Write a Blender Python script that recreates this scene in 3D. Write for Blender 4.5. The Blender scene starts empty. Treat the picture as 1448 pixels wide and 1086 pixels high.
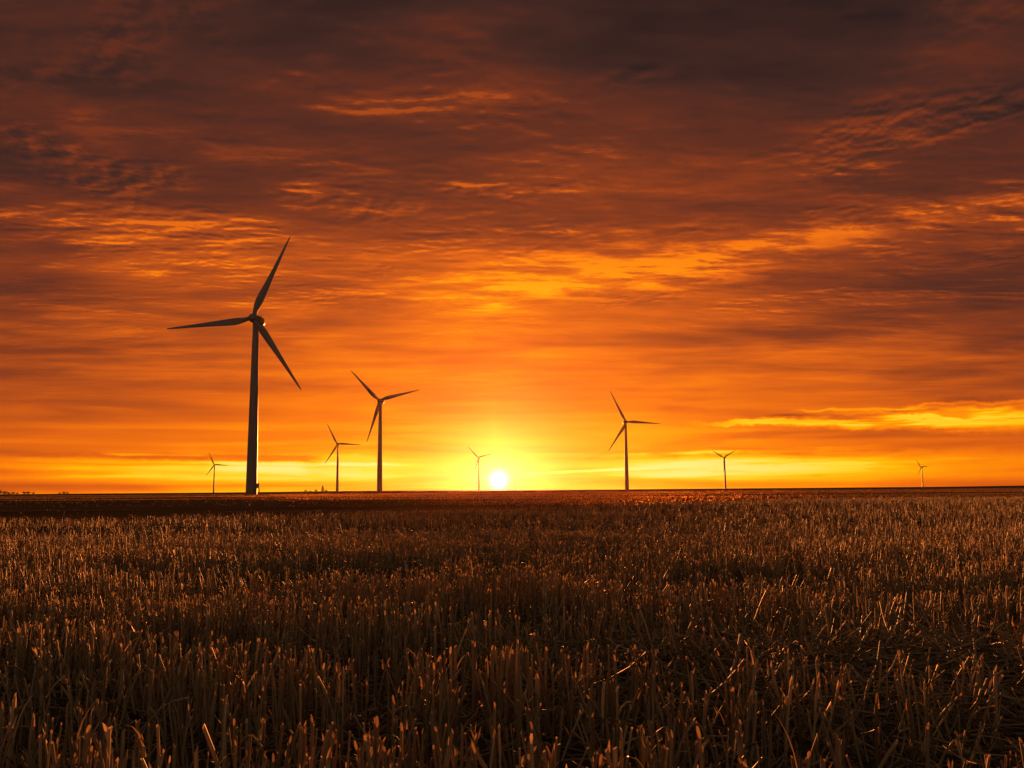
import bpy, math, random
import numpy as np
from mathutils import Vector, Matrix

random.seed(7)
rng = np.random.default_rng(7)
S = bpy.context.scene
C = S.collection
R = math.radians

# ------------------------------------------------------------------ camera
F = 1254.0                      # focal length in photograph pixels (1448 wide)
CAM_H = 0.9
cam_d = bpy.data.cameras.new("camera")
cam_d.sensor_width = 36.0
cam_d.lens = 36.0 * F / 1448.0
cam_d.clip_start = 0.05
cam_d.clip_end = 30000.0
cam = bpy.data.objects.new("camera", cam_d)
C.objects.link(cam)
PITCH = math.atan(150.0 / F)
ROLL = R(0.455)
M = Matrix.Rotation(R(90) + PITCH, 4, 'X') @ Matrix.Rotation(-ROLL, 4, 'Z')
M.translation = Vector((0, 0, CAM_H))
cam.matrix_world = M
S.camera = cam
M3 = M.to_3x3()


def ray(px, py):
    d = M3 @ Vector(((px - 724.0) / F, (543.0 - py) / F, -1.0))
    return d.normalized()


def azel(px, py):
    d = ray(px, py)
    return math.degrees(math.atan2(d.x, d.y)), math.degrees(math.asin(d.z))


SUN_AZ, SUN_EL = azel(705, 679)
LAMP_EL = 2.2                   # raised above the visible disc so more stalk tips are lit


# ------------------------------------------------------------------ helpers
def obj(name, me, parent=None, mat=None):
    o = bpy.data.objects.new(name, me)
    C.objects.link(o)
    if parent is not None:
        o.parent = parent
    if mat is not None and me is not None:
        me.materials.clear()
        me.materials.append(mat)
    return o


def tag(o, label=None, cat=None, group=None, kind=None):
    if label: o["label"] = label
    if cat: o["category"] = cat
    if group: o["group"] = group
    if kind: o["kind"] = kind
    return o


def mesh_np(name, verts, faces, attrs=None, smooth=True, midx=None):
    """verts (N,3); faces (M,4) or list of such arrays"""
    me = bpy.data.meshes.new(name)
    verts = np.ascontiguousarray(verts, np.float32)
    flist = faces if isinstance(faces, list) else [faces]
    n = sum(len(f) for f in flist)
    loops = np.concatenate([f.reshape(-1) for f in flist]).astype(np.int32)
    sizes = np.concatenate([np.full(len(f), f.shape[1], np.int32) for f in flist])
    starts = np.concatenate([[0], np.cumsum(sizes)[:-1]]).astype(np.int32)
    me.vertices.add(len(verts))
    me.vertices.foreach_set("co", verts.ravel())
    me.loops.add(len(loops))
    me.loops.foreach_set("vertex_index", loops)
    me.polygons.add(n)
    me.polygons.foreach_set("loop_start", starts)
    me.polygons.foreach_set("loop_total", sizes)
    me.update(calc_edges=True)
    me.polygons.foreach_set("use_smooth", np.full(n, smooth))
    for k, v in (attrs or {}).items():
        a = me.attributes.new(k, 'FLOAT', 'POINT')
        a.data.foreach_set("value", np.ascontiguousarray(v, np.float32))
    if midx is not None:
        me.polygons.foreach_set("material_index", np.ascontiguousarray(midx, np.int32))
    me.validate()
    return me


def _hash(ix, iy, seed):
    h = (ix.astype(np.int64) * 374761393 + iy.astype(np.int64) * 668265263 + seed * 974711) & 0x7fffffff
    h = ((h ^ (h >> 13)) * 1274126177) & 0x7fffffff
    h = h ^ (h >> 16)
    return (h & 0xffff) / 65535.0


def vnoise(x, y, seed=0):
    x = np.asarray(x, float); y = np.asarray(y, float)
    ix = np.floor(x); iy = np.floor(y)
    fx = x - ix; fy = y - iy
    fx = fx * fx * (3 - 2 * fx); fy = fy * fy * (3 - 2 * fy)
    a = _hash(ix, iy, seed); b = _hash(ix + 1, iy, seed)
    c = _hash(ix, iy + 1, seed); d = _hash(ix + 1, iy + 1, seed)
    return (a * (1 - fx) + b * fx) * (1 - fy) + (c * (1 - fx) + d * fx) * fy


def fbm(x, y, seed=0, oct=4):
    s = 0; a = 0.5; t = 0
    for i in range(oct):
        s = s + a * vnoise(x, y, seed + i * 17); t += a
        x = np.asarray(x) * 2.03 + 11.3; y = np.asarray(y) * 2.03 + 5.1; a *= 0.5
    return s / t


def sstep(a, b, x):
    t = np.clip((x - a) / (b - a), 0, 1)
    return t * t * (3 - 2 * t)


# ------------------------------------------------------------------ lie of the land
EDGE_X = np.array([-400., -60., -15.6, -4.3, 9.6, 36., 80., 400.])
EDGE_Y = np.array([12., 25., 35., 43., 65., 82., 95., 150.])


def edge_y(x):
    """far edge of the stubble field the camera stands in"""
    return np.interp(x, EDGE_X, EDGE_Y)


def band(x, y):
    """uneven drill bands that run across the view, 0..1"""
    w = y * 0.62 + 0.10 * x + 1.6 * (fbm(x * 0.16, y * 0.16, 5, 3) - 0.5) * 2
    s = 0.5 + 0.5 * np.sin(w * 2 * np.pi / 1.05)
    return np.clip(0.55 * s + 0.75 * (fbm(x * 0.35, y * 0.9, 23, 3) - 0.2), 0, 1)


def ground_z(x, y):
    x = np.asarray(x, float); y = np.asarray(y, float)
    d = np.hypot(x, y)
    near = np.clip(1 - d / 120.0, 0, 1)
    z = 0.05 * (fbm(x * 0.8, y * 0.8, 3, 3) - 0.5) * near
    z += 0.10 * (band(x, y) - 0.5) * near * sstep(2.0, 5.0, d)
    z += -0.012 * np.clip(y - 2.0, 0, 23) * (1 - sstep(150, 600, y))      # the field falls gently away
    past = y - edge_y(x)
    z += -0.16 * sstep(0, 9, past) * (1 - sstep(60, 220, past))
    z += 0.5 * (fbm(x * 0.004, y * 0.011, 9, 3) - 0.5) * sstep(60, 260, d)
    z += 0.10 * (fbm(x * 0.015, y * 0.045, 19, 2) - 0.5) * sstep(40, 120, past) * (1 - sstep(900, 2000, d))
    # a long low rise at the far right and a lower one at the left
    z += 5.0 * np.exp(-((x - 1750) / 420.0) ** 2 - ((y - 2300) / 420.0) ** 2)
    z += 2.5 * np.exp(-((x + 420) / 300.0) ** 2 - ((y - 2600) / 400.0) ** 2)
    return z


def build_ground():
    ys = np.concatenate([np.linspace(-40, -2, 20), np.linspace(-1, 12, 180), 12 + 5990 * (np.linspace(0, 1, 330)[1:] ** 3.4)])
    us = np.linspace(-1, 1, 321)
    us = np.sign(us) * np.abs(us) ** 1.35
    half = np.maximum(np.abs(ys) * 0.95 + 14, 0)
    half = np.minimum(half, 5990)
    X = us[None, :] * half[:, None]
    Y = np.repeat(ys[:, None], len(us), 1)
    Z = ground_z(X, Y)
    v = np.stack([X, Y, Z], -1).reshape(-1, 3)
    nx = len(us); ny = len(ys)
    i = np.arange(nx * ny).reshape(ny, nx)
    f = np.stack([i[:-1, :-1], i[:-1, 1:], i[1:, 1:], i[1:, :-1]], -1).reshape(-1, 4)
    return mesh_np("ground", v, f)


# ------------------------------------------------------------------ materials
def new_mat(name):
    m = bpy.data.materials.new(name)
    m.use_nodes = True
    nt = m.node_tree
    b = nt.nodes["Principled BSDF"]
    return m, nt, b


def ramp(nt, stops, fac=None, interp='LINEAR'):
    n = nt.nodes.new("ShaderNodeValToRGB")
    n.color_ramp.interpolation = interp
    el = n.color_ramp.elements
    while len(el) > 1:
        el.remove(el[-1])
    el[0].position = stops[0][0]; el[0].color = (*stops[0][1], 1)
    for p, c in stops[1:]:
        e = el.new(p); e.color = (*c, 1)
    if fac is not None:
        nt.links.new(fac, n.inputs[0])
    return n


def noise(nt, scale, detail=4, rough=0.55, vec=None, dist=0.0):
    n = nt.nodes.new("ShaderNodeTexNoise")
    n.inputs["Scale"].default_value = scale
    n.inputs["Detail"].default_value = detail
    n.inputs["Roughness"].default_value = rough
    n.inputs["Distortion"].default_value = dist
    if vec is not None:
        nt.links.new(vec, n.inputs["Vector"])
    return n


def mat_ground():
    m, nt, b = new_mat("soil_and_chaff")
    L = nt.links
    tc = nt.nodes.new("ShaderNodeTexCoord")
    mp = nt.nodes.new("ShaderNodeMapping")
    mp.inputs["Scale"].default_value = (0.35, 1.0, 1.0)
    L.new(tc.outputs["Object"], mp.inputs["Vector"])
    n1 = noise(nt, 9.0, 6, 0.65, tc.outputs["Object"])
    n2 = noise(nt, 0.11, 5, 0.6, mp.outputs["Vector"])
    n3 = noise(nt, 70.0, 3, 0.6, tc.outputs["Object"])
    r1 = ramp(nt, [(0.30, (0.020, 0.013, 0.009)), (0.52, (0.046, 0.030, 0.018)), (0.72, (0.12, 0.080, 0.042))], n1.outputs["Fac"])
    r2 = ramp(nt, [(0.35, (0.026, 0.017, 0.011)), (0.65, (0.12, 0.080, 0.042))], n2.outputs["Fac"])
    mx = nt.nodes.new("ShaderNodeMix"); mx.data_type = 'RGBA'
    mx.inputs[0].default_value = 0.45
    L.new(r1.outputs[0], mx.inputs[6]); L.new(r2.outputs[0], mx.inputs[7])
    L.new(mx.outputs[2], b.inputs["Base Color"])
    b.inputs["Roughness"].default_value = 0.9
    b.inputs["Specular IOR Level"].default_value = 0.0          # crumbly soil and chaff: no sheen
    bp1 = nt.nodes.new("ShaderNodeBump"); bp1.inputs["Strength"].default_value = 0.7
    bp1.inputs["Distance"].default_value = 0.03
    L.new(n1.outputs["Fac"], bp1.inputs["Height"])
    bp2 = nt.nodes.new("ShaderNodeBump"); bp2.inputs["Strength"].default_value = 0.6
    bp2.inputs["Distance"].default_value = 0.006
    L.new(n3.outputs["Fac"], bp2.inputs["Height"]); L.new(bp1.outputs[0], bp2.inputs["Normal"])
    L.new(bp2.outputs[0], b.inputs["Normal"])
    return m


def mat_straw(name, lo, mid, hi, trans=0.3, through=0.0):
    m, nt, b = new_mat(name)
    L = nt.links
    at = nt.nodes.new("ShaderNodeAttribute"); at.attribute_name = "tint"
    tc = nt.nodes.new("ShaderNodeTexCoord")
    mp = nt.nodes.new("ShaderNodeMapping"); mp.inputs["Scale"].default_value = (260, 260, 22)
    L.new(tc.outputs["Object"], mp.inputs["Vector"])
    n = noise(nt, 1.0, 3, 0.6, mp.outputs["Vector"])
    ad = nt.nodes.new("ShaderNodeMath"); ad.operation = 'MULTIPLY_ADD'
    L.new(n.outputs["Fac"], ad.inputs[0]); ad.inputs[1].default_value = 0.7
    L.new(at.outputs["Fac"], ad.inputs[2])
    su = nt.nodes.new("ShaderNodeMath"); su.operation = 'SUBTRACT'
    L.new(ad.outputs[0], su.inputs[0]); su.inputs[1].default_value = 0.35
    r = ramp(nt, [(0.0, lo), (0.5, mid), (1.0, hi)], su.outputs[0])
    L.new(r.outputs[0], b.inputs["Base Color"])
    b.inputs["Roughness"].default_value = 0.58
    b.inputs["Specular IOR Level"].default_value = 0.25
    tr = nt.nodes.new("ShaderNodeBsdfTranslucent")
    L.new(r.outputs[0], tr.inputs["Color"])
    mx = nt.nodes.new("ShaderNodeMixShader"); mx.inputs[0].default_value = trans
    back = tr
    if through > 0:                                                  # paper-thin husk: most light goes nearly straight on, blurred
        rf = nt.nodes.new("ShaderNodeBsdfRefraction")
        rf.inputs["IOR"].default_value = 1.06
        rf.inputs["Roughness"].default_value = 0.5
        L.new(r.outputs[0], rf.inputs["Color"])
        m2 = nt.nodes.new("ShaderNodeMixShader"); m2.inputs[0].default_value = through
        L.new(tr.outputs[0], m2.inputs[1]); L.new(rf.outputs[0], m2.inputs[2])
        back = m2
    L.new(b.outputs[0], mx.inputs[1]); L.new(back.outputs[0], mx.inputs[2])
    L.new(mx.outputs[0], nt.nodes["Material Output"].inputs["Surface"])
    return m


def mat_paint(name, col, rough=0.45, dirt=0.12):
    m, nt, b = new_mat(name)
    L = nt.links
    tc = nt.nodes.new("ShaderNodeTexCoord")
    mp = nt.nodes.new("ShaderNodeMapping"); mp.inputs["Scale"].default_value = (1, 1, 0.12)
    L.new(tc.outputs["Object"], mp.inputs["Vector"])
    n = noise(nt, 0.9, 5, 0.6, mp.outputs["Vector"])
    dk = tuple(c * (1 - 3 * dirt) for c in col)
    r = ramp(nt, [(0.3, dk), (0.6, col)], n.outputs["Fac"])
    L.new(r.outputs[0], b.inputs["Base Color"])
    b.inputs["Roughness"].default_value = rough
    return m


def mat_leaf(name, a, c):
    m, nt, b = new_mat(name)
    tc = nt.nodes.new("ShaderNodeTexCoord")
    n = noise(nt, 1.3, 3, 0.6, tc.outputs["Object"])
    r = ramp(nt, [(0.35, a), (0.65, c)], n.outputs["Fac"])
    nt.links.new(r.outputs[0], b.inputs["Base Color"])
    b.inputs["Roughness"].default_value = 0.7
    return m


M_GROUND = mat_ground()
M_STRAW = mat_straw("straw", (0.075, 0.048, 0.026), (0.24, 0.155, 0.075), (0.42, 0.29, 0.14))
M_SHEATH = mat_straw("dry_sheath", (0.24, 0.15, 0.07), (0.46, 0.31, 0.15), (0.60, 0.44, 0.23), 0.8, 0.7)
M_LITTER = mat_straw("fallen_straw", (0.06, 0.042, 0.024), (0.17, 0.118, 0.062), (0.33, 0.235, 0.125), 0.2)
M_SILHOUETTE = mat_paint("turbine_silhouette", (0.10, 0.074, 0.061))  # turbine paint darkened to warm brown: silhouette shade is put into the base colour
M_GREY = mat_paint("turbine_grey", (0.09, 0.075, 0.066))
M_DARKM = mat_paint("dark_metal", (0.10, 0.10, 0.10), 0.5)
M_CROWN = mat_leaf("tree_leaves", (0.045, 0.055, 0.022), (0.085, 0.095, 0.036))
M_BARK = mat_leaf("bark", (0.05, 0.035, 0.022), (0.11, 0.08, 0.055))

# ------------------------------------------------------------------ ground
tag(obj("ground", build_ground(), None, M_GROUND), kind="structure")


def on_ground(px, py):
    d = ray(px, py)
    s = -CAM_H / d.z
    for _ in range(4):
        p = Vector((0, 0, CAM_H)) + d * s
        s = (float(ground_z(p.x, p.y)) - CAM_H) / d.z
    return Vector((0, 0, CAM_H)) + d * s


# the single stalks that stand out along the bottom of the field: foot and tip in the photograph, radius, label, tint
STALKS = [
    (80, 985, 48, 918, 0.0062, "bent straw stalk leaning left, alone above the stubble at the left edge", 0.98),
    (10, 1120, 21, 988, 0.0085, "thick upright stalk with a red-lit tip in the bottom left corner", 0.9),
    (40, 1135, 47, 1016, 0.0078, "shorter thick stalk with an orange tip, right of the corner stalk at bottom left", 0.65),
    (88, 985, 81, 908, 0.0052, "upright thin stalk with a glowing tip beside the bent left-leaning stalk", 0.95),
    (317, 1110, 321, 990, 0.0075, "pale thick stalk cut square, standing alone left of bottom centre", 1.0),
    (1096, 1005, 1118, 936, 0.0058, "straw stalk tilted to the right with an orange lit edge, right of centre", 0.9),
    (1110, 1080, 1120, 962, 0.0085, "thick pale stalk just below the tilted orange-edged stalk", 0.95),
    (1150, 1090, 1158, 958, 0.0062, "sharp pointed stalk between the thick pale stalk and the leaning pair", 0.85),
    (1165, 1060, 1187, 966, 0.0062, "slanting stalk with a bright cut tip, leaning right over the trampled straw", 0.95),
    (1245, 1130, 1240, 988, 0.0088, "dark thick stalk with a flat cut top at the lower right", 0.1),
    (1293, 1110, 1283, 993, 0.0080, "dark stalk with an orange rim, right of the flat-topped dark stalk", 0.15),
    (793, 1075, 822, 1004, 0.0060, "long straw slanting up to the right near bottom centre", 0.9),
]
FEET = [on_ground(q[0], q[1]) for q in STALKS]


def crowded(x, y):
    """stubble that would hide one of those stalks"""
    c = np.zeros(len(x), bool)
    for p in FEET:
        d = math.hypot(p.x, p.y); ux, uy = p.x / d, p.y / d
        al = (x - p.x) * ux + (y - p.y) * uy
        la = np.abs(-(x - p.x) * uy + (y - p.y) * ux)
        c |= (la < 0.022) & (al < 0.02) & (al > -0.9)
        c |= (la < 0.05) & (np.abs(al) < 0.05)
    return c


# ------------------------------------------------------------------ stubble
def tubes(base, az, tilt, bend, length, rad, sides, segs, tint, taper=0.75, flat=None, cut=None, twist=None):
    """curved hollow stalks; axis leans 'tilt' toward azimuth az and bends on by 'bend' along its length"""
    N = len(base)
    t = np.linspace(0, 1, segs + 1)
    ang = tilt[:, None] + bend[:, None] * t[None, :] ** 1.5         # angle from the vertical along the stalk
    dl = (length / segs)[:, None]
    h = np.sin(ang) * dl; v = np.cos(ang) * dl
    H = np.concatenate([np.zeros((N, 1)), np.cumsum(h[:, 1:], 1)], 1)
    V = np.concatenate([np.zeros((N, 1)), np.cumsum(v[:, 1:], 1)], 1)
    ca, sa = np.cos(az)[:, None], np.sin(az)[:, None]
    ctr = np.stack([base[:, 0:1] + H * ca, base[:, 1:2] + H * sa, base[:, 2:3] + V], -1)   # N,S,3
    # frame
    ax = np.stack([np.sin(ang) * ca, np.sin(ang) * sa, np.cos(ang)], -1)
    e1 = np.stack([-sa + 0 * H, ca + 0 * H, 0 * H], -1)
    e2 = np.cross(ax, e1)
    th = np.arange(sides) * 2 * np.pi / sides
    th = th[None, :] + (twist[:, None] if twist is not None else rng.uniform(0, 6.28, (N, 1)))
    r = rad[:, None] * (1 - (1 - taper) * t[None, :])
    fl = flat if flat is not None else np.ones(N)
    c = np.cos(th)[:, None, :, None]; s = np.sin(th)[:, None, :, None]
    P = ctr[:, :, None, :] + r[:, :, None, None] * (c * e1[:, :, None, :] + (s * fl[:, None, None, None]) * e2[:, :, None, :])
    if cut is not None:                                              # slanting cut at the top
        P[:, -1] += ax[:, -1][:, None, :] * (cut[:, None] * rad[:, None] * np.cos(th - th[:, :1] * 0.5))[:, :, None]
    S1 = segs + 1
    idx = np.arange(N * S1 * sides).reshape(N, S1, sides)
    nx = np.roll(idx, -1, 2)
    f = np.stack([idx[:, :-1], nx[:, :-1], nx[:, 1:], idx[:, 1:]], -1).reshape(-1, 4)
    return P.reshape(-1, 3), f, np.repeat(tint, S1 * sides)


def ribbons(base, az, tilt, bend, length, width, segs, tint):
    N = len(base)
    t = np.linspace(0, 1, segs + 1)
    ang = tilt[:, None] + bend[:, None] * t[None, :] ** 1.3
    dl = (length / segs)[:, None]
    H = np.concatenate([np.zeros((N, 1)), np.cumsum((np.sin(ang) * dl)[:, 1:], 1)], 1)
    V = np.concatenate([np.zeros((N, 1)), np.cumsum((np.cos(ang) * dl)[:, 1:], 1)], 1)
    ca, sa = np.cos(az)[:, None], np.sin(az)[:, None]
    ctr = np.stack([base[:, 0:1] + H * ca, base[:, 1:2] + H * sa, base[:, 2:3] + V], -1)
    e1 = np.stack([-sa + 0 * H, ca + 0 * H, 0.35 * np.sin(3 * t)[None, :] + 0 * H], -1)
    w = width[:, None] * np.clip(1.05 - t[None, :] ** 2.2, 0.06, 1)
    P = np.stack([ctr - e1 * w[..., None], ctr + e1 * w[..., None]], 2)
    S1 = segs + 1
    idx = np.arange(N * S1 * 2).reshape(N, S1, 2)
    f = np.stack([idx[:, :-1, 0], idx[:, :-1, 1], idx[:, 1:, 1], idx[:, 1:, 0]], -1).reshape(-1, 4)
    return P.reshape(-1, 3), f, np.repeat(tint, S1 * 2)


class Acc:
    def __init__(s): s.v = []; s.f = []; s.t = []; s.m = []; s.n = 0
    def add(s, v, f, t, m=0):
        s.v.append(v); s.f.append(f + s.n); s.t.append(t); s.m.append(np.full(len(f), m)); s.n += len(v)
    def mesh(s, name):
        return mesh_np(name, np.concatenate(s.v), [np.concatenate(s.f)], {"tint": np.concatenate(s.t)}, midx=np.concatenate(s.m))


def trampled(x, y):
    """0 = standing, 1 = flattened: wheel marks and lodged patches"""
    a = np.clip(1.25 * np.exp(-((x - 2.0) / 1.05) ** 2 - ((y - 4.15) / 0.75) ** 2), 0, 1)
    a = np.maximum(a, 0.75 * np.exp(-((x - 0.75) / 0.7) ** 2 - ((y - 4.7) / 0.45) ** 2))
    n = 0.85 * sstep(0.60, 0.74, fbm(x * 0.45 + 40, y * 0.9, 31, 3)) * sstep(4.5, 8.0, y)
    return np.clip(np.maximum(a, n), 0, 1)


def scatter(y0, y1, dens, margin):
    A = 0
    ys = []; xs = []
    edges = np.linspace(y0, y1, 40)
    for a, b in zip(edges[:-1], edges[1:]):
        hw = b * 0.60 + margin
        n = int((b - a) * 2 * hw * dens)
        xs.append(rng.uniform(-hw, hw, n)); ys.append(rng.uniform(a, b, n))
    return np.concatenate(xs), np.concatenate(ys)


def clumped(y0, y1, plants, per, spread, margin):
    x, y = scatter(y0, y1, plants, margin)
    k = rng.integers(max(1, per - 2), per + 3, len(x))
    x = np.repeat(x, k) + rng.normal(0, spread, k.sum())
    y = np.repeat(y, k) + rng.normal(0, spread, k.sum())
    g = np.repeat(rng.uniform(0, 1, len(k)), k)
    return x, y, g


def standing(acc, x, y, g, sides, segs, hscale=1.0, rad=(0.0028, 0.0070), leafy=0.0, keep_edge=True):
    tr = trampled(x, y)
    b = band(x, y)
    keep = rng.uniform(0, 1, len(x)) < (1 - 0.93 * tr) * (0.12 + 0.80 * b)
    thin = 0.25 + 0.75 * sstep(0.40, 0.54, fbm(x * 0.06, y * 0.24, 55, 3))      # thinner strips across the field
    keep &= rng.uniform(0, 1, len(x)) < np.where(y > 8, thin, 1.0)
    if sides == 6:
        keep &= ~crowded(x, y)
    if keep_edge:
        keep &= (y < edge_y(x) + rng.normal(0, 1, len(x)) * np.clip(0.8 + (x + 10) * 0.25, 0.8, 10))
    x, y, g, b, tr = x[keep], y[keep], g[keep], b[keep], tr[keep]
    N = len(x)
    hh = hscale * (0.205 + 0.135 * b + 0.04 * (fbm(x * 1.3, y * 1.3, 71, 2) - 0.5) * 2) * (1.04 - 0.42 * rng.uniform(0, 1, N) ** 1.6)
    z = ground_z(x, y) - 0.012
    tilt = np.abs(rng.normal(0, 0.13, N)) + (rng.uniform(0, 1, N) < 0.07) * rng.uniform(0.2, 0.9, N) + tr * rng.uniform(0, 0.8, N)
    lodged = np.exp(-((x - 1.7) / 1.2) ** 2 - ((y - 3.8) / 1.3) ** 2)
    tilt = tilt + lodged * rng.uniform(0, 1.0, N) * (rng.uniform(0, 1, N) < 0.6)
    bend = rng.normal(0, 0.22, N) + (rng.uniform(0, 1, N) < 0.05) * rng.uniform(0.4, 1.4, N)
    az = rng.uniform(0, 6.2832, N)
    rr = rng.uniform(rad[0], rad[1], N) * (0.85 + 0.3 * g)
    tint = np.clip(0.28 + 0.45 * g * rng.uniform(0.5, 1.3, N) + rng.normal(0, 0.12, N), 0, 1)
    base = np.stack([x, y, z], -1)
    acc.add(*tubes(base, az, tilt, bend, hh, rr, sides, segs, tint, taper=0.8, flat=rng.uniform(0.55, 1.0, N), cut=rng.uniform(0.2, 2.6, N)), 1 if sides == 3 else 0)
    # frayed sheath at the cut end, thin enough for the sun to shine through
    for rep in range(2):
        s = rng.uniform(0, 1, N) < (0.75 if rep == 0 else 0.4)
        n = s.sum()
        fr = rng.uniform(0.80, 0.98, n) if rep == 0 else rng.uniform(0.55, 0.9, n)
        ta = tilt[s] + bend[s] * 0.35
        off = np.sin(ta) * hh[s] * fr
        lb = np.stack([x[s] + off * np.cos(az[s]), y[s] + off * np.sin(az[s]), z[s] + np.cos(ta) * hh[s] * fr], -1)
        acc.add(*ribbons(lb, rng.uniform(0, 6.2832, n), tilt[s] + rng.uniform(0.0, 0.4, n), rng.uniform(-0.2, 1.1, n), (rng.uniform(0.01, 0.035, n) if sides == 6 else rng.uniform(0.02, 0.055, n)),
                         rr[s] * (rng.uniform(0.3, 0.7, n) if sides == 6 else rng.uniform(0.55, 1.2, n)), 3 if sides > 3 else 2, np.clip(tint[s] + rng.normal(0.15, 0.12, n), 0, 1)), 1)
    if leafy > 0:
        for rep in range(2):
            s = rng.uniform(0, 1, N) < leafy
            n = s.sum()
            fr = rng.uniform(0.1, 0.85, n)
            off = np.sin(tilt[s]) * hh[s] * fr
            lb = np.stack([x[s] + off * np.cos(az[s]), y[s] + off * np.sin(az[s]), z[s] + np.cos(tilt[s]) * hh[s] * fr], -1)
            acc.add(*ribbons(lb, rng.uniform(0, 6.2832, n), rng.uniform(0.1, 0.6, n), rng.uniform(0.4, 2.4, n),
                             rng.uniform(0.04, 0.17, n), rng.uniform(0.0016, 0.0045, n), 4, np.clip(tint[s] + rng.normal(0.05, 0.12, n), 0, 1)), 1)


def lying(acc, x, y, lift, ln, rad, sides, segs, ribbon=False):
    N = len(x)
    z = ground_z(x, y) + rng.uniform(0.002, 1, N) ** 2 * lift
    base = np.stack([x, y, z], -1)
    az = rng.uniform(0, 6.2832, N)
    tilt = np.pi / 2 - rng.normal(0.06, 0.16, N)
    bend = rng.normal(0.05, 0.45, N)
    L = rng.uniform(*ln, N)
    tint = np.clip(rng.normal(0.5, 0.2, N), 0, 1)
    if ribbon:
        acc.add(*ribbons(base, az, tilt, bend * 2, L, rng.uniform(0.002, 0.005, N), segs, tint))
    else:
        acc.add(*tubes(base, az, tilt, bend, L, rng.uniform(*rad, N), sides, segs, tint, taper=0.9))


st = Acc()
x, y, g = clumped(1.7, 8.0, 74, 5, 0.032, 1.4)
standing(st, x, y, g, 6, 5, leafy=0.22)
x, y, g = clumped(8.0, 22.0, 46, 5, 0.04, 2.0)
standing(st, x, y, g, 4, 3, leafy=0.16, rad=(0.003, 0.0066))
x, y, g = clumped(22.0, 98.0, 11, 5, 0.06, 3.0)
standing(st, x, y, g, 3, 2, rad=(0.005, 0.010))
so_ = obj("stubble", st.mesh("stubble"), None, M_STRAW); so_.data.materials.append(M_SHEATH)
tag(so_, "cut straw stubble standing over the whole near field", "stubble", kind="stuff")

fs = Acc()
x, y = scatter(36, 420, 3.0, 6.0)
pn = fbm(x * 0.012 + 3, y * 0.05, 91, 3)
k = (rng.uniform(0, 1, len(x)) < sstep(0.30, 0.56, pn)) & (y > edge_y(x)) & (rng.uniform(0, 1, len(x)) < np.clip(150 / y, 0, 1))
bare = np.clip((0.02 - x / y) / 0.12, 0, 1)      # the smooth bare strip on the left
k &= rng.uniform(0, 1, len(x)) > 0.93 * bare * (1 - sstep(110, 150, y))
x, y = x[k], y[k]
N = len(x)
fs.add(*tubes(np.stack([x, y, ground_z(x, y) - 0.01], -1), rng.uniform(0, 6.28, N), np.abs(rng.normal(0, 0.2, N)), rng.normal(0, 0.2, N),
              rng.uniform(0.05, 0.16, N), rng.uniform(0.012, 0.024, N) * np.clip(y / 120, 0.7, 1.6), 3, 2, np.clip(rng.normal(0.5, 0.2, N), 0, 1), taper=0.5))
tag(obj("short_stubble", fs.mesh("short_stubble"), None, M_SHEATH), "short sparse stubble in strips on the smooth field beyond", "stubble", kind="stuff")

ls = Acc()
x, y = scatter(1.8, 7.0, 130, 1.2); lying(ls, x, y, 0.05, (0.08, 0.34), (0.0018, 0.0042), 5, 4)
x, y = scatter(1.8, 7.0, 170, 1.2); lying(ls, x, y, 0.05, (0.06, 0.22), None, 0, 4, True)
x, y = scatter(1.8, 7.0, 800, 1.2); k = rng.uniform(0, 1, len(x)) < trampled(x, y); lying(ls, x[k], y[k], 0.15, (0.1, 0.42), (0.002, 0.005), 5, 4)
x, y = scatter(7.0, 26.0, 60, 2.0); lying(ls, x, y, 0.06, (0.12, 0.4), (0.003, 0.006), 3, 3)
tag(obj("loose_straw", ls.mesh("loose_straw"), None, M_LITTER), "loose fallen straw littering the soil between the stubble", "straw", kind="stuff")


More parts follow.
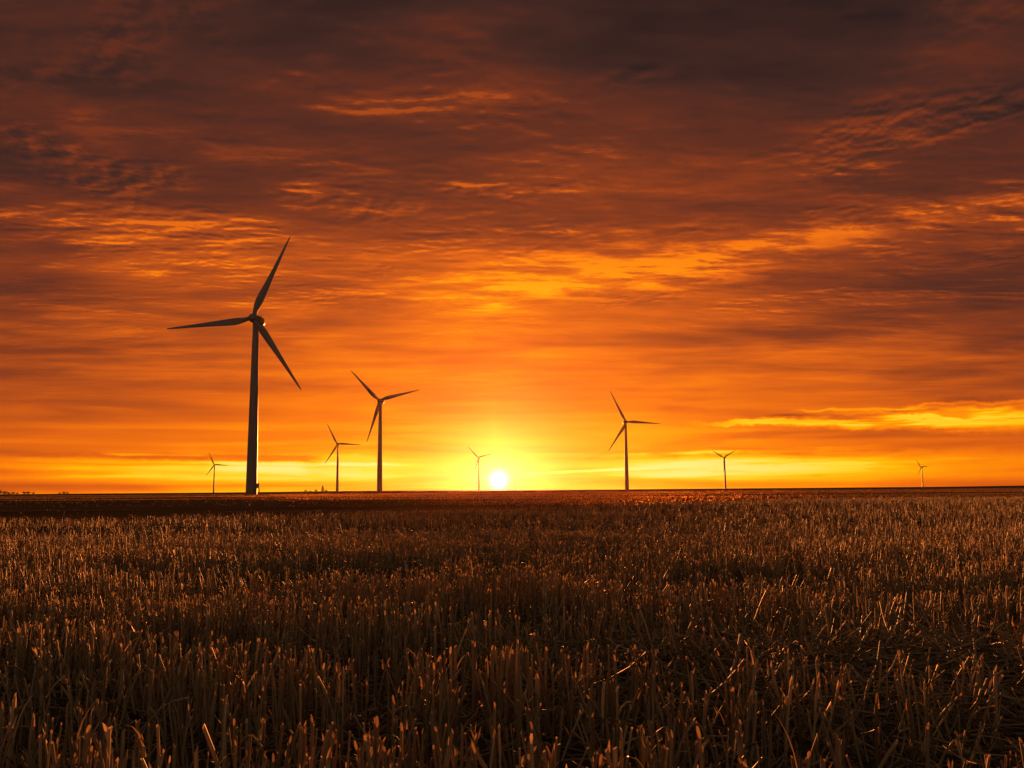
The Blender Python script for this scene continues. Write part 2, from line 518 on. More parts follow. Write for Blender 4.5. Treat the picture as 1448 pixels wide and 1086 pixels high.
def stalk(bpx, bpy_, tpx, tpy, r, label, tint, leaf=True, dd=0.0, lying_=False):
    b = on_ground(bpx, bpy_)
    d = ray(tpx, tpy)
    dist = math.hypot(b.x, b.y) + dd
    t = Vector((0, 0, CAM_H)) + d * (dist / math.hypot(d.x, d.y))
    v = t - b
    root = bpy.data.objects.new("stubble_stalk", None)
    root.empty_display_size = 0.05
    C.objects.link(root)
    root.location = b
    tag(root, label, "stalk", "stalks that stand out at the front of the field")
    L = v.length
    az = math.atan2(v.y, v.x); tilt = math.acos(max(-1, min(1, v.z / L)))
    a = np.array
    sd = 10
    P, f, tt = tubes(a([[0, 0, -0.012]]), a([az]), a([tilt - 0.06]), a([0.12]), a([L + 0.012]), a([r]), sd, 10, a([tint]), taper=0.72, flat=a([0.7]), cut=a([1.8]), twist=a([r * 900]))
    # growth rings (nodes) and an uneven skin
    P3 = P.reshape(11, sd, 3)
    for k_ in (4, 8):
        c = P3[k_].mean(0); P3[k_] = c + (P3[k_] - c) * 1.28
    P3[-1] += np.array([[0, 0, 1]]) * rng.uniform(-1.2, 1.0, (sd, 1)) * r
    obj("stem", mesh_np("stem", P3.reshape(-1, 3), f, {"tint": tt}), root, M_STRAW)
    P, f, tt = ribbons(a([v * 0.9]).reshape(1, 3), a([az + 1.2]), a([tilt * 0.8]), a([0.25]), a([L * 0.16]), a([r * 0.8]), 5, a([tint + 0.15]))
    obj("husk", mesh_np("husk", P, f, {"tint": tt}), root, M_SHEATH)
    if leaf:
        for q in range(2):
            fr = rng.uniform(0.25, 0.6)
            P, f, tt = ribbons(a([[v.x * fr, v.y * fr, v.z * fr]]), a([rng.uniform(0, 6.28)]), a([tilt * 0.3 + 0.12]), a([rng.uniform(0.5, 1.9)]),
                               a([L * rng.uniform(0.25, 0.45)]), a([r * 0.5]), 7, a([tint + 0.1]))
            obj("leaf", mesh_np("leaf", P, f, {"tint": tt}), root, M_STRAW)
    return root


for q in STALKS:
    stalk(*q)


# ------------------------------------------------------------------ wind turbines
HUB_H = 80.0
BLADE = 40.0


def lathe(profile, n=24, axis='Z'):
    """profile: list of (r, h)"""
    v = []; f = []
    for r, h in profile:
        for i in range(n):
            a = 2 * math.pi * i / n
            if axis == 'Z': v.append((r * math.cos(a), r * math.sin(a), h))
            else: v.append((r * math.cos(a), h, r * math.sin(a)))
    m = len(profile)
    for j in range(m - 1):
        for i in range(n):
            k = (i + 1) % n
            f.append((j * n + i, j * n + k, (j + 1) * n + k, (j + 1) * n + i))
    f.append(tuple(range(n))); f.append(tuple((m - 1) * n + i for i in range(n)))
    return v, f


def pymesh(name, v, f, smooth=True, autosharp=None):
    me = bpy.data.meshes.new(name)
    me.from_pydata(v, [], f)
    me.update()
    import bmesh
    bm = bmesh.new(); bm.from_mesh(me)
    bmesh.ops.recalc_face_normals(bm, faces=bm.faces)
    bm.to_mesh(me); bm.free()
    for p in me.polygons: p.use_smooth = smooth
    if autosharp is not None:
        me.set_sharp_from_angle(angle=R(autosharp))
    return me


def box(cx, cy, cz, sx, sy, sz):
    v = [(cx + sx * a, cy + sy * b, cz + sz * c) for a in (-.5, .5) for b in (-.5, .5) for c in (-.5, .5)]
    f = [(0, 1, 3, 2), (4, 6, 7, 5), (0, 4, 5, 1), (2, 3, 7, 6), (0, 2, 6, 4), (1, 5, 7, 3)]
    return v, f


def join(*parts):
    v = []; f = []
    for pv, pf in parts:
        n = len(v); v += pv; f += [tuple(i + n for i in q) for q in pf]
    return v, f


# tower: three flanged steel sections
prof = []
for h, r in ((-0.4, 2.55), (0.35, 2.55), (0.36, 2.5), (26.0, 2.16), (26.02, 2.20), (26.22, 2.20), (26.24, 2.155), (52.0, 1.76),
             (52.02, 1.80), (52.22, 1.80), (52.24, 1.755), (77.6, 1.33), (77.62, 1.42), (78.0, 1.42)):
    prof.append((r, h))
tower_me = pymesh("tower", *lathe(prof, 36), autosharp=40)

# nacelle: rounded box, front at y<0 is the rotor side
def nacelle_mesh():
    secs = [(-2.6, 1.25), (-2.3, 1.62), (-1.2, 1.98), (0.5, 2.08), (4.0, 2.02), (6.2, 1.72), (7.2, 1.25), (7.5, 0.7)]
    v = []; f = []; n = 24
    for yy, r in secs:
        for i in range(n):
            a = 2 * math.pi * i / n
            c, s_ = math.cos(a), math.sin(a)
            e = 2 / 2.9
            v.append((r * 0.95 * math.copysign(abs(c) ** e, c), yy, r * math.copysign(abs(s_) ** e, s_)))
    for j in range(len(secs) - 1):
        for i in range(n):
            k = (i + 1) % n
            f.append((j * n + i, j * n + k, (j + 1) * n + k, (j + 1) * n + i))
    f.append(tuple(range(n))); f.append(tuple((len(secs) - 1) * n + i for i in range(n)))
    return pymesh("nacelle", v, f, autosharp=50)


nacelle_me = nacelle_mesh()
vane_me = pymesh("wind_vane", *join(box(0, 5.2, 2.5, 0.12, 0.12, 1.2), box(0, 5.2, 3.0, 1.1, 0.1, 0.1), box(0.5, 5.25, 3.15, 0.1, 0.45, 0.25)), smooth=False)
hub_me = pymesh("hub", *lathe([(1.5, 1.5), (1.95, 1.1), (2.05, 0.2), (1.95, -0.7), (1.6, -1.5), (1.0, -2.1), (0.35, -2.4)], 24, 'Y'), autosharp=50)


def blade_mesh():
    """root at origin, span along +Z, seen broadside from -Y"""
    n = 18
    st_ = [(0.8, 0.95, 0.95), (2.0, 0.95, 0.93), (3.8, 1.15, 0.80), (6.0, 1.60, 0.60), (8.5, 1.80, 0.46), (11.5, 1.66, 0.36), (16, 1.38, 0.27),
           (22, 1.05, 0.20), (28, 0.78, 0.14), (34, 0.53, 0.09), (38, 0.34, 0.055), (39.5, 0.20, 0.035), (40.0, 0.06, 0.02)]
    v = []; f = []
    for z, ch, th in st_:
        tw = R(16) * (1 - z / 40.0) ** 2
        lead = 0.30 * ch if z > 2.5 else 0
        for i in range(n):
            a = 2 * math.pi * i / n
            xx = ch * math.cos(a)
            yy = th * math.sin(a) * (1 + 0.45 * math.cos(a)) ** (0.9 if z > 5 else 0.2)
            xx -= lead * 1.15
            yo = -0.6 * (z / 40.0) ** 2                               # a little forward prebend
            v.append((xx * math.cos(tw) - yy * math.sin(tw), xx * math.sin(tw) + yy * math.cos(tw) + yo, z))
    m = len(st_)
    for j in range(m - 1):
        for i in range(n):
            k = (i + 1) % n
            f.append((j * n + i, j * n + k, (j + 1) * n + k, (j + 1) * n + i))
    f.append(tuple(range(n))); f.append(tuple((m - 1) * n + i for i in range(n)))
    return pymesh("blade", v, f)


blade_me = blade_mesh()
for me in (tower_me, nacelle_me, hub_me, blade_me): me.materials.append(M_SILHOUETTE)
vane_me.materials.append(M_DARKM)


def turbine(hx, hy, yaw, phi, label, span=1.0, scale=1.0):
    """hub seen at photo pixel (hx,hy); yaw turns the rotor to the viewer's left; phi is the first blade's angle from the viewer's right"""
    d = ray(hx, hy)
    dist = (HUB_H * scale - CAM_H) / (d.z / math.hypot(d.x, d.y))
    for _ in range(4):
        x = dist * d.x / math.hypot(d.x, d.y); y = dist * d.y / math.hypot(d.x, d.y)
        gz = float(ground_z(x, y))
        dist = (HUB_H * scale + gz - CAM_H) / (d.z / math.hypot(d.x, d.y))
    root = bpy.data.objects.new("wind_turbine", None)
    root.empty_display_size = 4
    C.objects.link(root)
    root.location = (x, y, gz)
    root.scale = (scale,) * 3
    # face the viewer, then yaw
    root.rotation_euler = (0, 0, -math.atan2(x, y) - R(yaw))
    tag(root, label, "wind turbine", "wind turbines across the plain")
    obj("tower", tower_me, root)
    nac = obj("nacelle", nacelle_me, root); nac.location = (0, 0.6, HUB_H)
    va = obj("wind_vane", vane_me, nac)
    rot = obj("rotor_hub", hub_me, root); rot.location = (0, -3.6, HUB_H)
    for k in range(3):
        b = obj("blade", blade_me, root)
        # blade +Z swung to angle phi from +X in the XZ plane
        b.location = (0, -3.8, HUB_H)
        b.scale = (1, 1, span)
        b.rotation_euler = (0, R(90 - (phi + 120 * k)), 0)
    return root


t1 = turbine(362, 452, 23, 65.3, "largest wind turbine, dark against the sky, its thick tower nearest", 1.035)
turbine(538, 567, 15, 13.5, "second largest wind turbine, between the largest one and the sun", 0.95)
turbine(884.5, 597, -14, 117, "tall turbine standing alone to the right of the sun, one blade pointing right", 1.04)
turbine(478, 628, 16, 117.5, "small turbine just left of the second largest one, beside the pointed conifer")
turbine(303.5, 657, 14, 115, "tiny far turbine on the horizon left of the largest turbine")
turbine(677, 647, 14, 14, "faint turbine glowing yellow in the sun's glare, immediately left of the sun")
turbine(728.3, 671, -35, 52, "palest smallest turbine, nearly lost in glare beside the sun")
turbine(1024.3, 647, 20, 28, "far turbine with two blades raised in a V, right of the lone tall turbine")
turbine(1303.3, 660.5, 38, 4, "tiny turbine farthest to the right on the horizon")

# door landing and switch box at the foot of the nearest tower (right-hand side as seen from the field)
def on_tower(name, geo, mat):
    o = obj(name, pymesh(name, *geo, smooth=False), t1, mat)
    o.rotation_euler = (0, 0, R(24 + 12))
    return o


sb = on_tower("switch_box", box(2.85, -0.1, 3.9, 0.8, 1.3, 2.0), M_GREY)
on_tower("landing", join(box(2.95, -0.1, 2.78, 1.0, 1.8, 0.12), box(3.4, -0.95, 1.2, 0.1, 0.1, 3.1), box(3.4, 0.75, 1.2, 0.1, 0.1, 3.1)), M_GREY)
on_tower("ladder", join(box(3.46, -0.35, 1.25, 0.07, 0.07, 3.0), box(3.46, 0.2, 1.25, 0.07, 0.07, 3.0),
                        *[box(3.46, -0.075, 0.3 + 0.3 * i, 0.05, 0.5, 0.05) for i in range(9)]), M_GREY)


# ------------------------------------------------------------------ trees on the skyline
def tree(px, hpx, wpx, label, dist, conifer=False):
    d = ray(px, 690)
    x = dist * d.x / math.hypot(d.x, d.y); y = dist * d.y / math.hypot(d.x, d.y)
    gz = float(ground_z(x, y))
    h = hpx * dist / F
    w = wpx * dist / F * 0.5
    root = bpy.data.objects.new("conifer_tree" if conifer else "bushy_tree", None)
    C.objects.link(root); root.location = (x, y, gz)
    tag(root, label, "tree", "trees on the skyline")
    # trunk with a few limbs
    A = np.array
    th = h * (0.9 if conifer else 0.55)
    tr = max(0.12, h * 0.022)
    vs, fs_, ts = Acc(), None, None
    acc = Acc()
    acc.add(*tubes(A([[0, 0, -0.3]]), A([0.]), A([0.02]), A([0.03]), A([th]), A([tr]), 7, 6, A([.5]), taper=0.25))
    nl = 7
    lz = rng.uniform(0.3, 0.9, nl) * th
    acc.add(*tubes(np.stack([0 * lz, 0 * lz, lz], -1), rng.uniform(0, 6.28, nl), rng.uniform(0.6, 1.1, nl), rng.uniform(-.4, .1, nl),
                   rng.uniform(0.25, 0.45, nl) * h * (0.5 if conifer else 1), np.full(nl, tr * 0.45), 5, 4, np.full(nl, .5), taper=0.2))
    obj("trunk", acc.mesh("trunk"), root, M_BARK)
    # leaf clumps
    if conifer:
        n = 1500
        t = rng.uniform(0, 1, n) ** 0.75
        zz = h * (0.06 + 0.94 * t)
        rad = w * (1 - t) ** 0.9 * (0.75 + 0.35 * np.sin(t * 40)) * np.sqrt(rng.uniform(0.05, 1, n)) + 0.05
        a = rng.uniform(0, 6.28, n)
        ctr = np.stack([rad * np.cos(a), rad * np.sin(a), zz - 0.12 * rad], -1)
        size = 0.035 * h
    else:
        nc = 9
        cc = np.stack([rng.uniform(-0.62, 0.62, nc) * w, rng.uniform(-0.62, 0.62, nc) * w, rng.uniform(0.34, 0.74, nc) * h], -1)
        cr = rng.uniform(0.20, 0.38, nc) * min(h, 2 * w)
        n = 1400
        k = rng.integers(0, nc, n)
        dv = rng.normal(0, 1, (n, 3)); dv /= np.linalg.norm(dv, axis=1)[:, None]
        ctr = cc[k] + dv * (cr[k] * rng.uniform(0.35, 1.0, n) ** 0.5)[:, None]
        ctr[:, 2] = np.clip(ctr[:, 2], 0.08 * h, h)
        size = 0.045 * h
    n = len(ctr)
    u = rng.normal(0, 1, (n, 3)); u /= np.linalg.norm(u, axis=1)[:, None]
    w2 = np.cross(u, rng.normal(0, 1, (n, 3))); w2 /= np.linalg.norm(w2, axis=1)[:, None]
    s = size * rng.uniform(0.6, 1.3, n)[:, None]
    P = np.stack([ctr - u * s, ctr + w2 * s * .6, ctr + u * s, ctr - w2 * s * .6], 1).reshape(-1, 3)
    f = np.arange(4 * n).reshape(n, 4)
    obj("crown", mesh_np("crown", P, f, None, False), root, M_CROWN)


T = [
    (1.5, 5.2, 7, "tallest round tree of the clump at the left end of the skyline"),
    (7.5, 4.6, 6, "round tree second from the left end of the skyline, beside the tallest of its clump"),
    (13, 3.6, 5, "low tree at the right end of the leftmost clump"),
    (19, 3.4, 4.5, "small tree with a peaked top right after the leftmost clump"),
    (24.5, 2.8, 4.5, "lowest bush at the foot of the small peaked tree"),
    (35, 3.6, 5, "left one of three rounded trees standing in a close row on the skyline"),
    (40.5, 3.8, 5.5, "right one of the close row of rounded trees, a little taller"),
    (48, 2.8, 3.5, "single small round bush right of the close row of trees"),
    (85, 2.4, 3, "tiny bush left of the lone dome-shaped tree"),
    (91, 3.6, 5.5, "lone dome-shaped tree far out on the left skyline"),
    (96, 2.6, 3, "tiny bush touching the right side of the lone dome-shaped tree"),
    (432, 3.6, 4.5, "rounded bush, leftmost of the group by the conifer"),
    (438.5, 2.8, 5, "flat low bush next to the rounded one, left of the conifer"),
    (446.5, 3.6, 5, "round bush between the flat low bush and the conifer"),
    (461, 3.4, 4, "low bush at the right foot of the conifer"),
]
for px, h, w, lb in T:
    tree(px, h, w, lb, 1900 if px < 200 else 1700)
tree(456.3, 9.6, 7.5, "dark pointed conifer left of the small turbine", 1700, True)


def mast(px, hpx, label, dist):
    d = ray(px, 690)
    x = dist * d.x / math.hypot(d.x, d.y); y = dist * d.y / math.hypot(d.x, d.y)
    h = hpx * dist / F
    w = 0.45
    geo = join(box(0, 0, h / 2 - .5, w, w, h + 1), box(0, 0, h * .82, 2.2, .3, .3), box(0, 0, h * .62, 1.5, .25, .25))
    o = obj("utility_pole", pymesh("utility_pole", *geo, smooth=False), None, M_DARKM)
    o.location = (x, y, float(ground_z(x, y)))
    tag(o, label, "utility pole", "poles on the skyline")


mast(654, 4.5, "tiny pole on the skyline left of the faint turbine by the sun", 1900)
mast(331, 4.0, "tiny pole on the skyline just left of the largest turbine's tower", 2000)
mast(504.5, 3.0, "tiny pole on the skyline between the small and the second largest turbine", 2000)

# ------------------------------------------------------------------ haze
HAZE = 0.65e-5
if HAZE > 0:
    hv, hf = box(0, 2985, 64, 12100, 6200, 138)
    hm = bpy.data.materials.new("thin_haze"); hm.use_nodes = True
    nt = hm.node_tree
    nt.nodes.remove(nt.nodes["Principled BSDF"])
    pv = nt.nodes.new("ShaderNodeVolumePrincipled")
    pv.inputs["Color"].default_value = (0.66, 0.29, 0.34, 1)
    pv.inputs["Density"].default_value = HAZE
    pv.inputs["Anisotropy"].default_value = 0.93
    nt.links.new(pv.outputs[0], nt.nodes["Material Output"].inputs["Volume"])
    ho = obj("haze", pymesh("haze", hv, hf, smooth=False), None, hm)
    tag(ho, "thin warm haze over the far plain", "haze", kind="stuff")


# ------------------------------------------------------------------ sky
W = bpy.data.worlds.new("World")
S.world = W
W.use_nodes = True
nt = W.node_tree
nt.nodes.clear()
L = nt.links


class X:
    """a socket with arithmetic"""
    def __init__(s, sock): s.s = sock
    @staticmethod
    def op(o, *a, clamp=False):
        n = nt.nodes.new("ShaderNodeMath"); n.operation = o; n.use_clamp = clamp
        for i, q in enumerate(a):
            if isinstance(q, X): L.new(q.s, n.inputs[i])
            else: n.inputs[i].default_value = q
        return X(n.outputs[0])
    def __add__(s, o): return X.op('ADD', s, o)
    __radd__ = __add__
    def __sub__(s, o): return X.op('SUBTRACT', s, o)
    def __rsub__(s, o): return X.op('SUBTRACT', o, s)
    def __mul__(s, o): return X.op('MULTIPLY', s, o)
    __rmul__ = __mul__
    def __truediv__(s, o): return X.op('DIVIDE', s, o)
    def __rtruediv__(s, o): return X.op('DIVIDE', o, s)
    def __pow__(s, o): return X.op('POWER', s, o)


def absx(a): return X.op('ABSOLUTE', a)
def minx(a, b): return X.op('MINIMUM', a, b)
def maxx(a, b): return X.op('MAXIMUM', a, b)
def expx(a): return X.op('EXPONENT', a)


def smooth(a, lo, hi, o0=0.0, o1=1.0):
    n = nt.nodes.new("ShaderNodeMapRange"); n.interpolation_type = 'SMOOTHSTEP'
    L.new(a.s, n.inputs[0])
    n.inputs[1].default_value = lo; n.inputs[2].default_value = hi
    n.inputs[3].default_value = o0; n.inputs[4].default_value = o1
    return X(n.outputs[0])


def curve(a, pts, span):
    """piecewise smooth function of a over 0..span (degrees)"""
    r = ramp(nt, [(p / span, (v, v, v)) for p, v in pts], (a / span).s, 'CARDINAL')
    bw = nt.nodes.new("ShaderNodeSeparateColor"); L.new(r.outputs[0], bw.inputs[0])
    return X(bw.outputs[0])


def vec(x_, y_, z_):
    n = nt.nodes.new("ShaderNodeCombineXYZ")
    for i, q in enumerate((x_, y_, z_)):
        if isinstance(q, X): L.new(q.s, n.inputs[i])
        else: n.inputs[i].default_value = q
    return n.outputs[0]


def fb(v, scale, detail=5, rough=0.55, dist=0.0):
    return X(noise(nt, scale, detail, rough, v, dist).outputs["Fac"])


tc = nt.nodes.new("ShaderNodeTexCoord")
sp = nt.nodes.new("ShaderNodeSeparateXYZ"); L.new(tc.outputs["Generated"], sp.inputs[0])
dx, dy, dz = (X(sp.outputs[i]) for i in range(3))
el = X.op('ARCSINE', dz) * (180 / math.pi)
az = X.op('ARCTAN2', dx, dy) * (180 / math.pi)
elp = maxx(el, 0.0)
daz = az - SUN_AZ
ad = absx(daz)
sv = Vector((math.sin(R(SUN_AZ)) * math.cos(R(SUN_EL)), math.cos(R(SUN_AZ)) * math.cos(R(SUN_EL)), math.sin(R(SUN_EL))))
dot = dx * sv.x + dy * sv.y + dz * sv.z
theta = X.op('ARCCOSINE', minx(dot, 1.0)) * (180 / math.pi)

# cloud sheet seen in perspective: a flat layer overhead
zc = maxx(dz, 0.0) + 0.045
cx, cy = dx / zc, dy / zc
P = vec(cx, cy, 0.0)
P_w = vec(cx * 0.62 + cy * 0.10, cy * 1.30 - cx * 0.09, 3.7)
P_s = vec(cx * 0.62 + cy * 0.10, cy * 1.30 - cx * 0.09 + 0.035, 3.7)
P_m = vec(cx * 0.9 - cy * 0.35, cy * 1.1 + cx * 0.45, 8.1)
low = vec(az * 0.05, elp * 0.9, 1.3)
low2 = vec(az * 0.11 + 9.0, elp * 2.1, 5.3)

big = fb(P, 0.85, 4, 0.5, 0.4) - 0.5
mid = fb(P_w, 2.3, 5, 0.55, 0.3) - 0.5
wis = fb(P_w, 5.2, 8, 0.66, 0.25)
fine = fb(P_w, 15.0, 6, 0.65, 0.2) - 0.5
st1 = fb(low, 1.0, 5, 0.55, 0.5) - 0.5
st2 = fb(low2, 1.0, 4, 0.5, 0.3) - 0.5

Cc = curve(elp, [(0, .85), (2.4, .82), (4.2, .77), (6.5, .71), (8.8, .675), (11, .62), (13.3, .57), (15.6, .47), (17.8, .37), (22, .26), (26, .18), (30, .13), (40, .08)], 40.0)
Sd = curve(elp, [(0, .19), (1.5, .15), (2.6, .16), (4.2, .20), (6.5, .25), (8.8, .26), (11, .24), (13.3, .20), (15.6, .17), (18, .11), (22, .07), (30, .05), (40, .04)], 40.0)
side = minx((ad / 29.0) ** 1.35, 2.2)
t = Cc - Sd * side


def blob(px, py, spx, spy, slope=0.0):
    """soft elliptical patch of sky centred where the photo has it; spx/spy in photo pixels, slope in image terms (down is +)"""
    a0, e0 = azel(px, py)
    k = 21.9
    ca = az - a0
    ce = el - e0 + ca * slope
    q = (ca / (spx / k)) * (ca / (spx / k)) + (ce / (spy / k)) * (ce / (spy / k))
    return expx(q * -1.0)


# broad dark and bright masses
hi_amp = smooth(elp, 4.0, 13.0)
t = t + big * hi_amp * 0.30
t = t + mid * smooth(elp, 3.0, 9.0) * 0.52
# placed masses
masses = [(1270, 420, 190, 34, 0.05, -.13), (1400, 380, 120, 60, 0.0, -.06), (60, 400, 90, 40, 0.05, -.07), (1120, 470, 170, 14, 0.06, -.14),
          (470, 415, 110, 22, 0.05, -.07), (1150, 595, 110, 9, .02, -.09), (900, 480, 180, 10, 0.0, -.05),
          (150, 540, 190, 60, 0.0, -.05), (1000, 90, 260, 70, 0.0, -.03),
          (880, 375, 190, 38, -0.12, .16), (650, 415, 150, 35, 0, .08), (1010, 380, 150, 28, -0.12, .14), (1250, 312, 180, 16, -0.06, .12), (280, 350, 160, 14, .03, .04),
          (230, 196, 240, 22, 0.10, .09), (430, 205, 90, 18, .1, .06), (150, 385, 150, 12, 0.02, .02), (940, 240, 150, 25, 0, .06), (680, 80, 120, 40, 0.2, .07)]
brk = smooth(wis, 0.40, 0.62, 0.15, 1.7)
for px, py, sx, sy, sl, amp in masses:
    t = t + blob(px, py, sx, sy, sl) * (brk * amp if amp > 0 else amp)
# bright wisps: the underside of the sheet, rippled, catches the low sun on the slopes that face it
patch = smooth(mid * 0.7 + big + (fb(P_m, 1.7, 4, 0.55, 0.3) - 0.5) * 0.8, -0.05, 0.16)
wamp = curve(elp, [(0, 0), (5, 0), (8, .02), (11, .09), (14, .21), (17, .24), (22, .20), (27, .13), (33, .08), (40, .04)], 40.0)
relief = fb(P_w, 5.6, 7, 0.58, 0.12) - fb(P_s, 5.6, 7, 0.58, 0.12)
rip = fb(P_m, 13.0, 5, 0.56, 0.2) - fb(vec(cx * 0.9 - cy * 0.35, cy * 1.1 + cx * 0.45 + 0.03, 8.1), 13.0, 5, 0.56, 0.2)
w1 = smooth(relief, 0.0, 0.16) * (patch * 0.85 + 0.15)
t = t + w1 * wamp * 1.5
w2 = smooth(relief, 0.0, -0.16) * (patch * 0.6 + 0.25)
t = t - w2 * wamp * 0.80
cells = smooth(fb(P, 1.5, 3, 0.5, 0.3), 0.53, 0.66)
t = t + smooth(rip, -0.2, 0.2, -0.55, 1.0) * cells * wamp * 0.7
t = t + smooth(wis, 0.56, 0.72) * patch * wamp * 0.6
t = t + fine * wamp * 0.25
t = minx(t, Cc + 0.24 - Sd * side * 0.55)
# layered stripes near the skyline
lo_amp = smooth(elp, 14.0, 3.0)
t = t + smooth(st1, -0.12, 0.12, -1, 1) * lo_amp * 0.045 * smooth(ad, 0.0, 9.0, 0.35, 1.0)
t = t + st2 * lo_amp * 0.10 * smooth(ad, 0.0, 9.0, 0.4, 1.0)

wobb = fb(vec(az * 0.16, elp * 0.5, 6.0), 1.0, 6, 0.6) - 0.5
clear = smooth(el - 2.1 - wobb * 2.6, 0.16, -0.16) * smooth(el, 0.15, 0.9, 0.35, 1.0)
t = t + clear * (smooth(ad, 3.0, 10.0) * smooth(ad, 31.0, 24.0, 0.4, 1.0)) * 0.085
# the clear gap low on the right, the thin lit lines and the darker bars of cloud
wob = (fb(vec(az * 0.45, elp * 0.9, 2.0), 1.0, 6, 0.62) - 0.5)


streak = smooth(fb(vec(az * 0.22, elp * 2.6, 4.4), 1.0, 6, 0.62, 0.2), 0.36, 0.52, 0.45, 1.1)


def bar(px0, py0, px1, py1, h0, h1, amp, soft=0.5, ragged=0.6):
    """a long bar of sky between two photo points, h0/h1 its half heights in photo pixels at the ends"""
    a0, e0 = azel(px0, py0); a1, e1 = azel(px1, py1)
    f = (az - a0) / (a1 - a0)
    c = f * (e1 - e0) + e0 + wob * ragged
    hh = maxx(f * ((h1 - h0) / 21.9) + h0 / 21.9, 0.02)
    prof = X.op('DIVIDE', absx(el - c), hh)
    m = smooth(prof, 1.0 + soft, 1.0 - soft)
    ends = smooth(f, -0.12, 0.12) * smooth(f, 1.12, 0.88)
    return m * ends * (streak * amp if h1 > 15 else amp)


bars = [(1010, 598, 1700, 582, 3, 24, .25, .5, 1.0),        # gap
        (1095, 589, 1245, 590, 3, 5, -.15, .5, 1.0),
        (1255, 582, 1375, 585, 2, 5, -.13, .5, 1.0),
        (1130, 580, 1300, 577, 1.5, 2, .16, .7, .8),
        (1290, 574, 1500, 563, 1.5, 2.5, .16, .7, .9),
        (1330, 570, 1600, 566, 5, 9, -.10, .6, .9),
        (1000, 616, 1700, 602, 4, 9, -.10, .5, .3),           # bar under the gap
        (880, 648, 1600, 624, 3, 13, -.07, .5, .25),
        (950, 641, 1250, 632, 2, 3, .10, .6, .3),
        (1000, 634, 1200, 637, 2, 2, -.06, .6, .2),
        (-300, 640, 440, 648, 9, 3, -.09, .6, .4),
        (150, 642, 290, 644, 1.5, 1.5, .16, .7, .25),
        (0, 648, 560, 657, 3, 2, .10, .7, .3),
        (60, 668, 560, 670, 7, 12, .07, .5, .4),
        (220, 646, 450, 650, 5, 5, -.07, .35, .3),
        (-200, 668, 170, 669, 5, 3, -.10, .6, .3),
        (-200, 688, 230, 690, 9, 4, -.14, .7, .2),
        (300, 656, 430, 661, 12, 9, .05, .7, .3),
        (735, 670, 960, 660, 1.6, 1.8, .12, .8, .15),
        (660, 678, 760, 672, 1.2, 1.5, .10, .8, .15),
        (930, 578, 1150, 588, 5, 4, -.06, .6, .5),
        (900, 662, 1700, 652, 17, 21, .065, .35, .5),
        (1230, 690, 1700, 686, 7, 9, -.06, .8, .2)]
for b_ in bars:
    t = t + bar(*b_)

# aureole round the sun, and a faint pillar of light above it
t = t + expx(theta / -2.0) * 0.05
t = t + expx(absx(daz + elp * 0.07) * -1.6) * smooth(elp, 8.0, 1.0) * 0.035
# behind the viewer the unseen sky is brightened to fill the stalk fronts
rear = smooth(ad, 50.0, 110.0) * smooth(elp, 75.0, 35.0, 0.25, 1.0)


def lin(c):
    return tuple(((q / 255) / 12.92 if q / 255 <= 0.04045 else ((q / 255 + 0.055) / 1.055) ** 2.4) for q in c)


rp = ramp(nt, [(0.0, lin((44, 28, 26))), (0.12, lin((68, 38, 31))), (0.25, lin((98, 45, 29))), (0.38, lin((137, 58, 26))), (0.50, lin((182, 78, 23))),
               (0.60, lin((222, 99, 18))), (0.70, lin((248, 122, 11))), (0.78, lin((255, 148, 6))), (0.86, lin((255, 186, 8))), (0.93, lin((254, 217, 50))),
               (1.0, lin((253, 236, 125)))], X.op('ADD', t, 0.0, clamp=True).s)
# sun itself
core = expx(theta * theta * -6.0) * 3.4 + expx(theta / -0.75) * 0.28
addc = nt.nodes.new("ShaderNodeMix"); addc.data_type = 'RGBA'; addc.blend_type = 'ADD'; addc.inputs[0].default_value = 1.0
rear_fill = nt.nodes.new("ShaderNodeMix"); rear_fill.data_type = 'RGBA'
L.new(rear.s, rear_fill.inputs[0]); L.new(rp.outputs[0], rear_fill.inputs[6])
dk_ = ramp(nt, [(0.35, (0.165, 0.108, 0.072)), (0.65, (0.29, 0.20, 0.133))], (mid + 0.5).s)  # lighter rear sky colours, added as fill light
L.new(dk_.outputs[0], rear_fill.inputs[7])
L.new(rear_fill.outputs[2], addc.inputs[6])
cv = nt.nodes.new("ShaderNodeCombineColor")
L.new(core.s, cv.inputs[0]); L.new((core * 0.93).s, cv.inputs[1]); L.new((core * 0.85).s, cv.inputs[2])
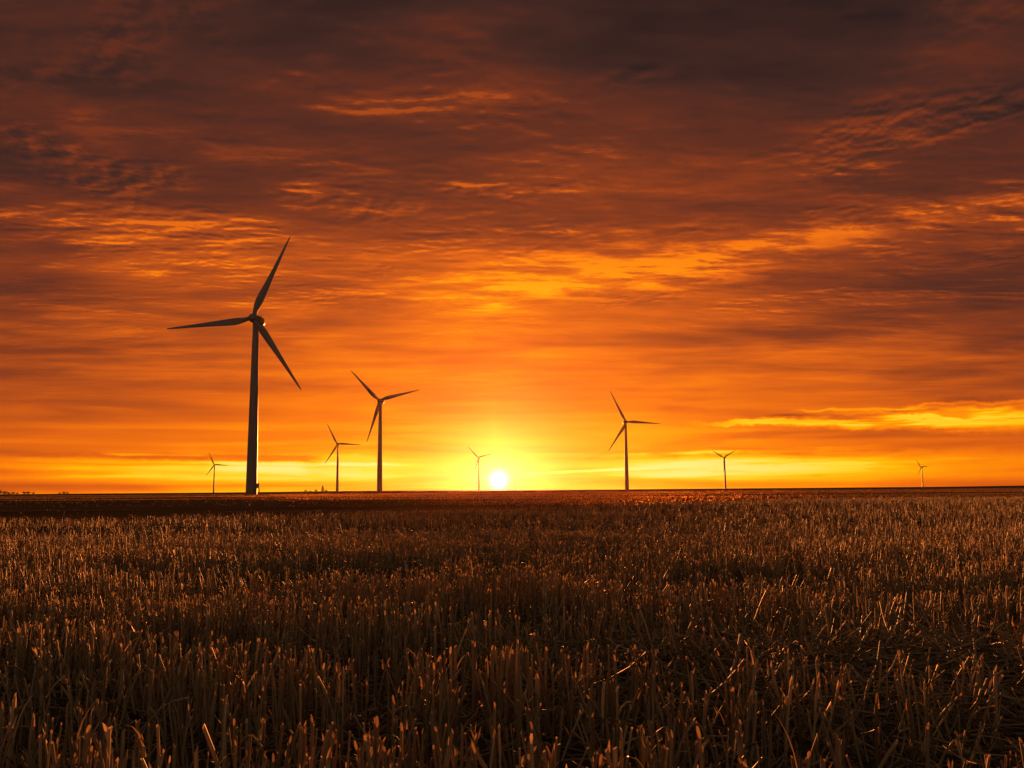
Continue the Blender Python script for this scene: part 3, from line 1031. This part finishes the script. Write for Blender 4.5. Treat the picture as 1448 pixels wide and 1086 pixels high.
L.new(cv.outputs[0], addc.inputs[7])
# clear air above and behind
sky = nt.nodes.new("ShaderNodeTexSky")
sky.sky_type = 'NISHITA'
sky.sun_disc = False
sky.sun_elevation = R(LAMP_EL)
sky.sun_rotation = R(SUN_AZ)
sky.dust_density = 2.5
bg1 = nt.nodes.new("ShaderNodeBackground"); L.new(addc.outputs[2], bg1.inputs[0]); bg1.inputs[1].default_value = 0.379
bg2 = nt.nodes.new("ShaderNodeBackground"); 
veil = nt.nodes.new("ShaderNodeMix"); veil.data_type = 'RGBA'; veil.blend_type = 'MULTIPLY'; veil.inputs[0].default_value = 1.0
L.new(sky.outputs[0], veil.inputs[6])
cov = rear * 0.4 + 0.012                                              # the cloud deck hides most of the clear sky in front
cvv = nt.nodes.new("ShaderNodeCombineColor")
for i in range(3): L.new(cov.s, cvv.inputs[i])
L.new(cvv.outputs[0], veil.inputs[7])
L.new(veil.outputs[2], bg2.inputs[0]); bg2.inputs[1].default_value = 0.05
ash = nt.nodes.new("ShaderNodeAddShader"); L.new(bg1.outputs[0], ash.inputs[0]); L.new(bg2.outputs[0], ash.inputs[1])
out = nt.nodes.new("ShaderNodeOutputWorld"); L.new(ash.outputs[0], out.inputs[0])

# ------------------------------------------------------------------ sun
sd_ = bpy.data.lights.new("sun", 'SUN')
sd_.energy = 5.0
sd_.angle = R(0.5)
sd_.color = (1.0, 0.27, 0.05)
so = bpy.data.objects.new("sun", sd_); C.objects.link(so)
lv = Vector((math.sin(R(SUN_AZ)) * math.cos(R(LAMP_EL)), math.cos(R(SUN_AZ)) * math.cos(R(LAMP_EL)), math.sin(R(LAMP_EL))))
so.rotation_euler = (-lv).to_track_quat('-Z', 'Y').to_euler()
so.location = (0, 50, 60)

# ------------------------------------------------------------------ render
S.render.engine = 'CYCLES'
S.view_settings.view_transform = 'Standard'
S.view_settings.look = 'None'
S.view_settings.exposure = 1.4
S.view_settings.gamma = 1.0
S.cycles.max_bounces = 6
S.cycles.volume_bounces = 0
S.cycles.use_denoising = True
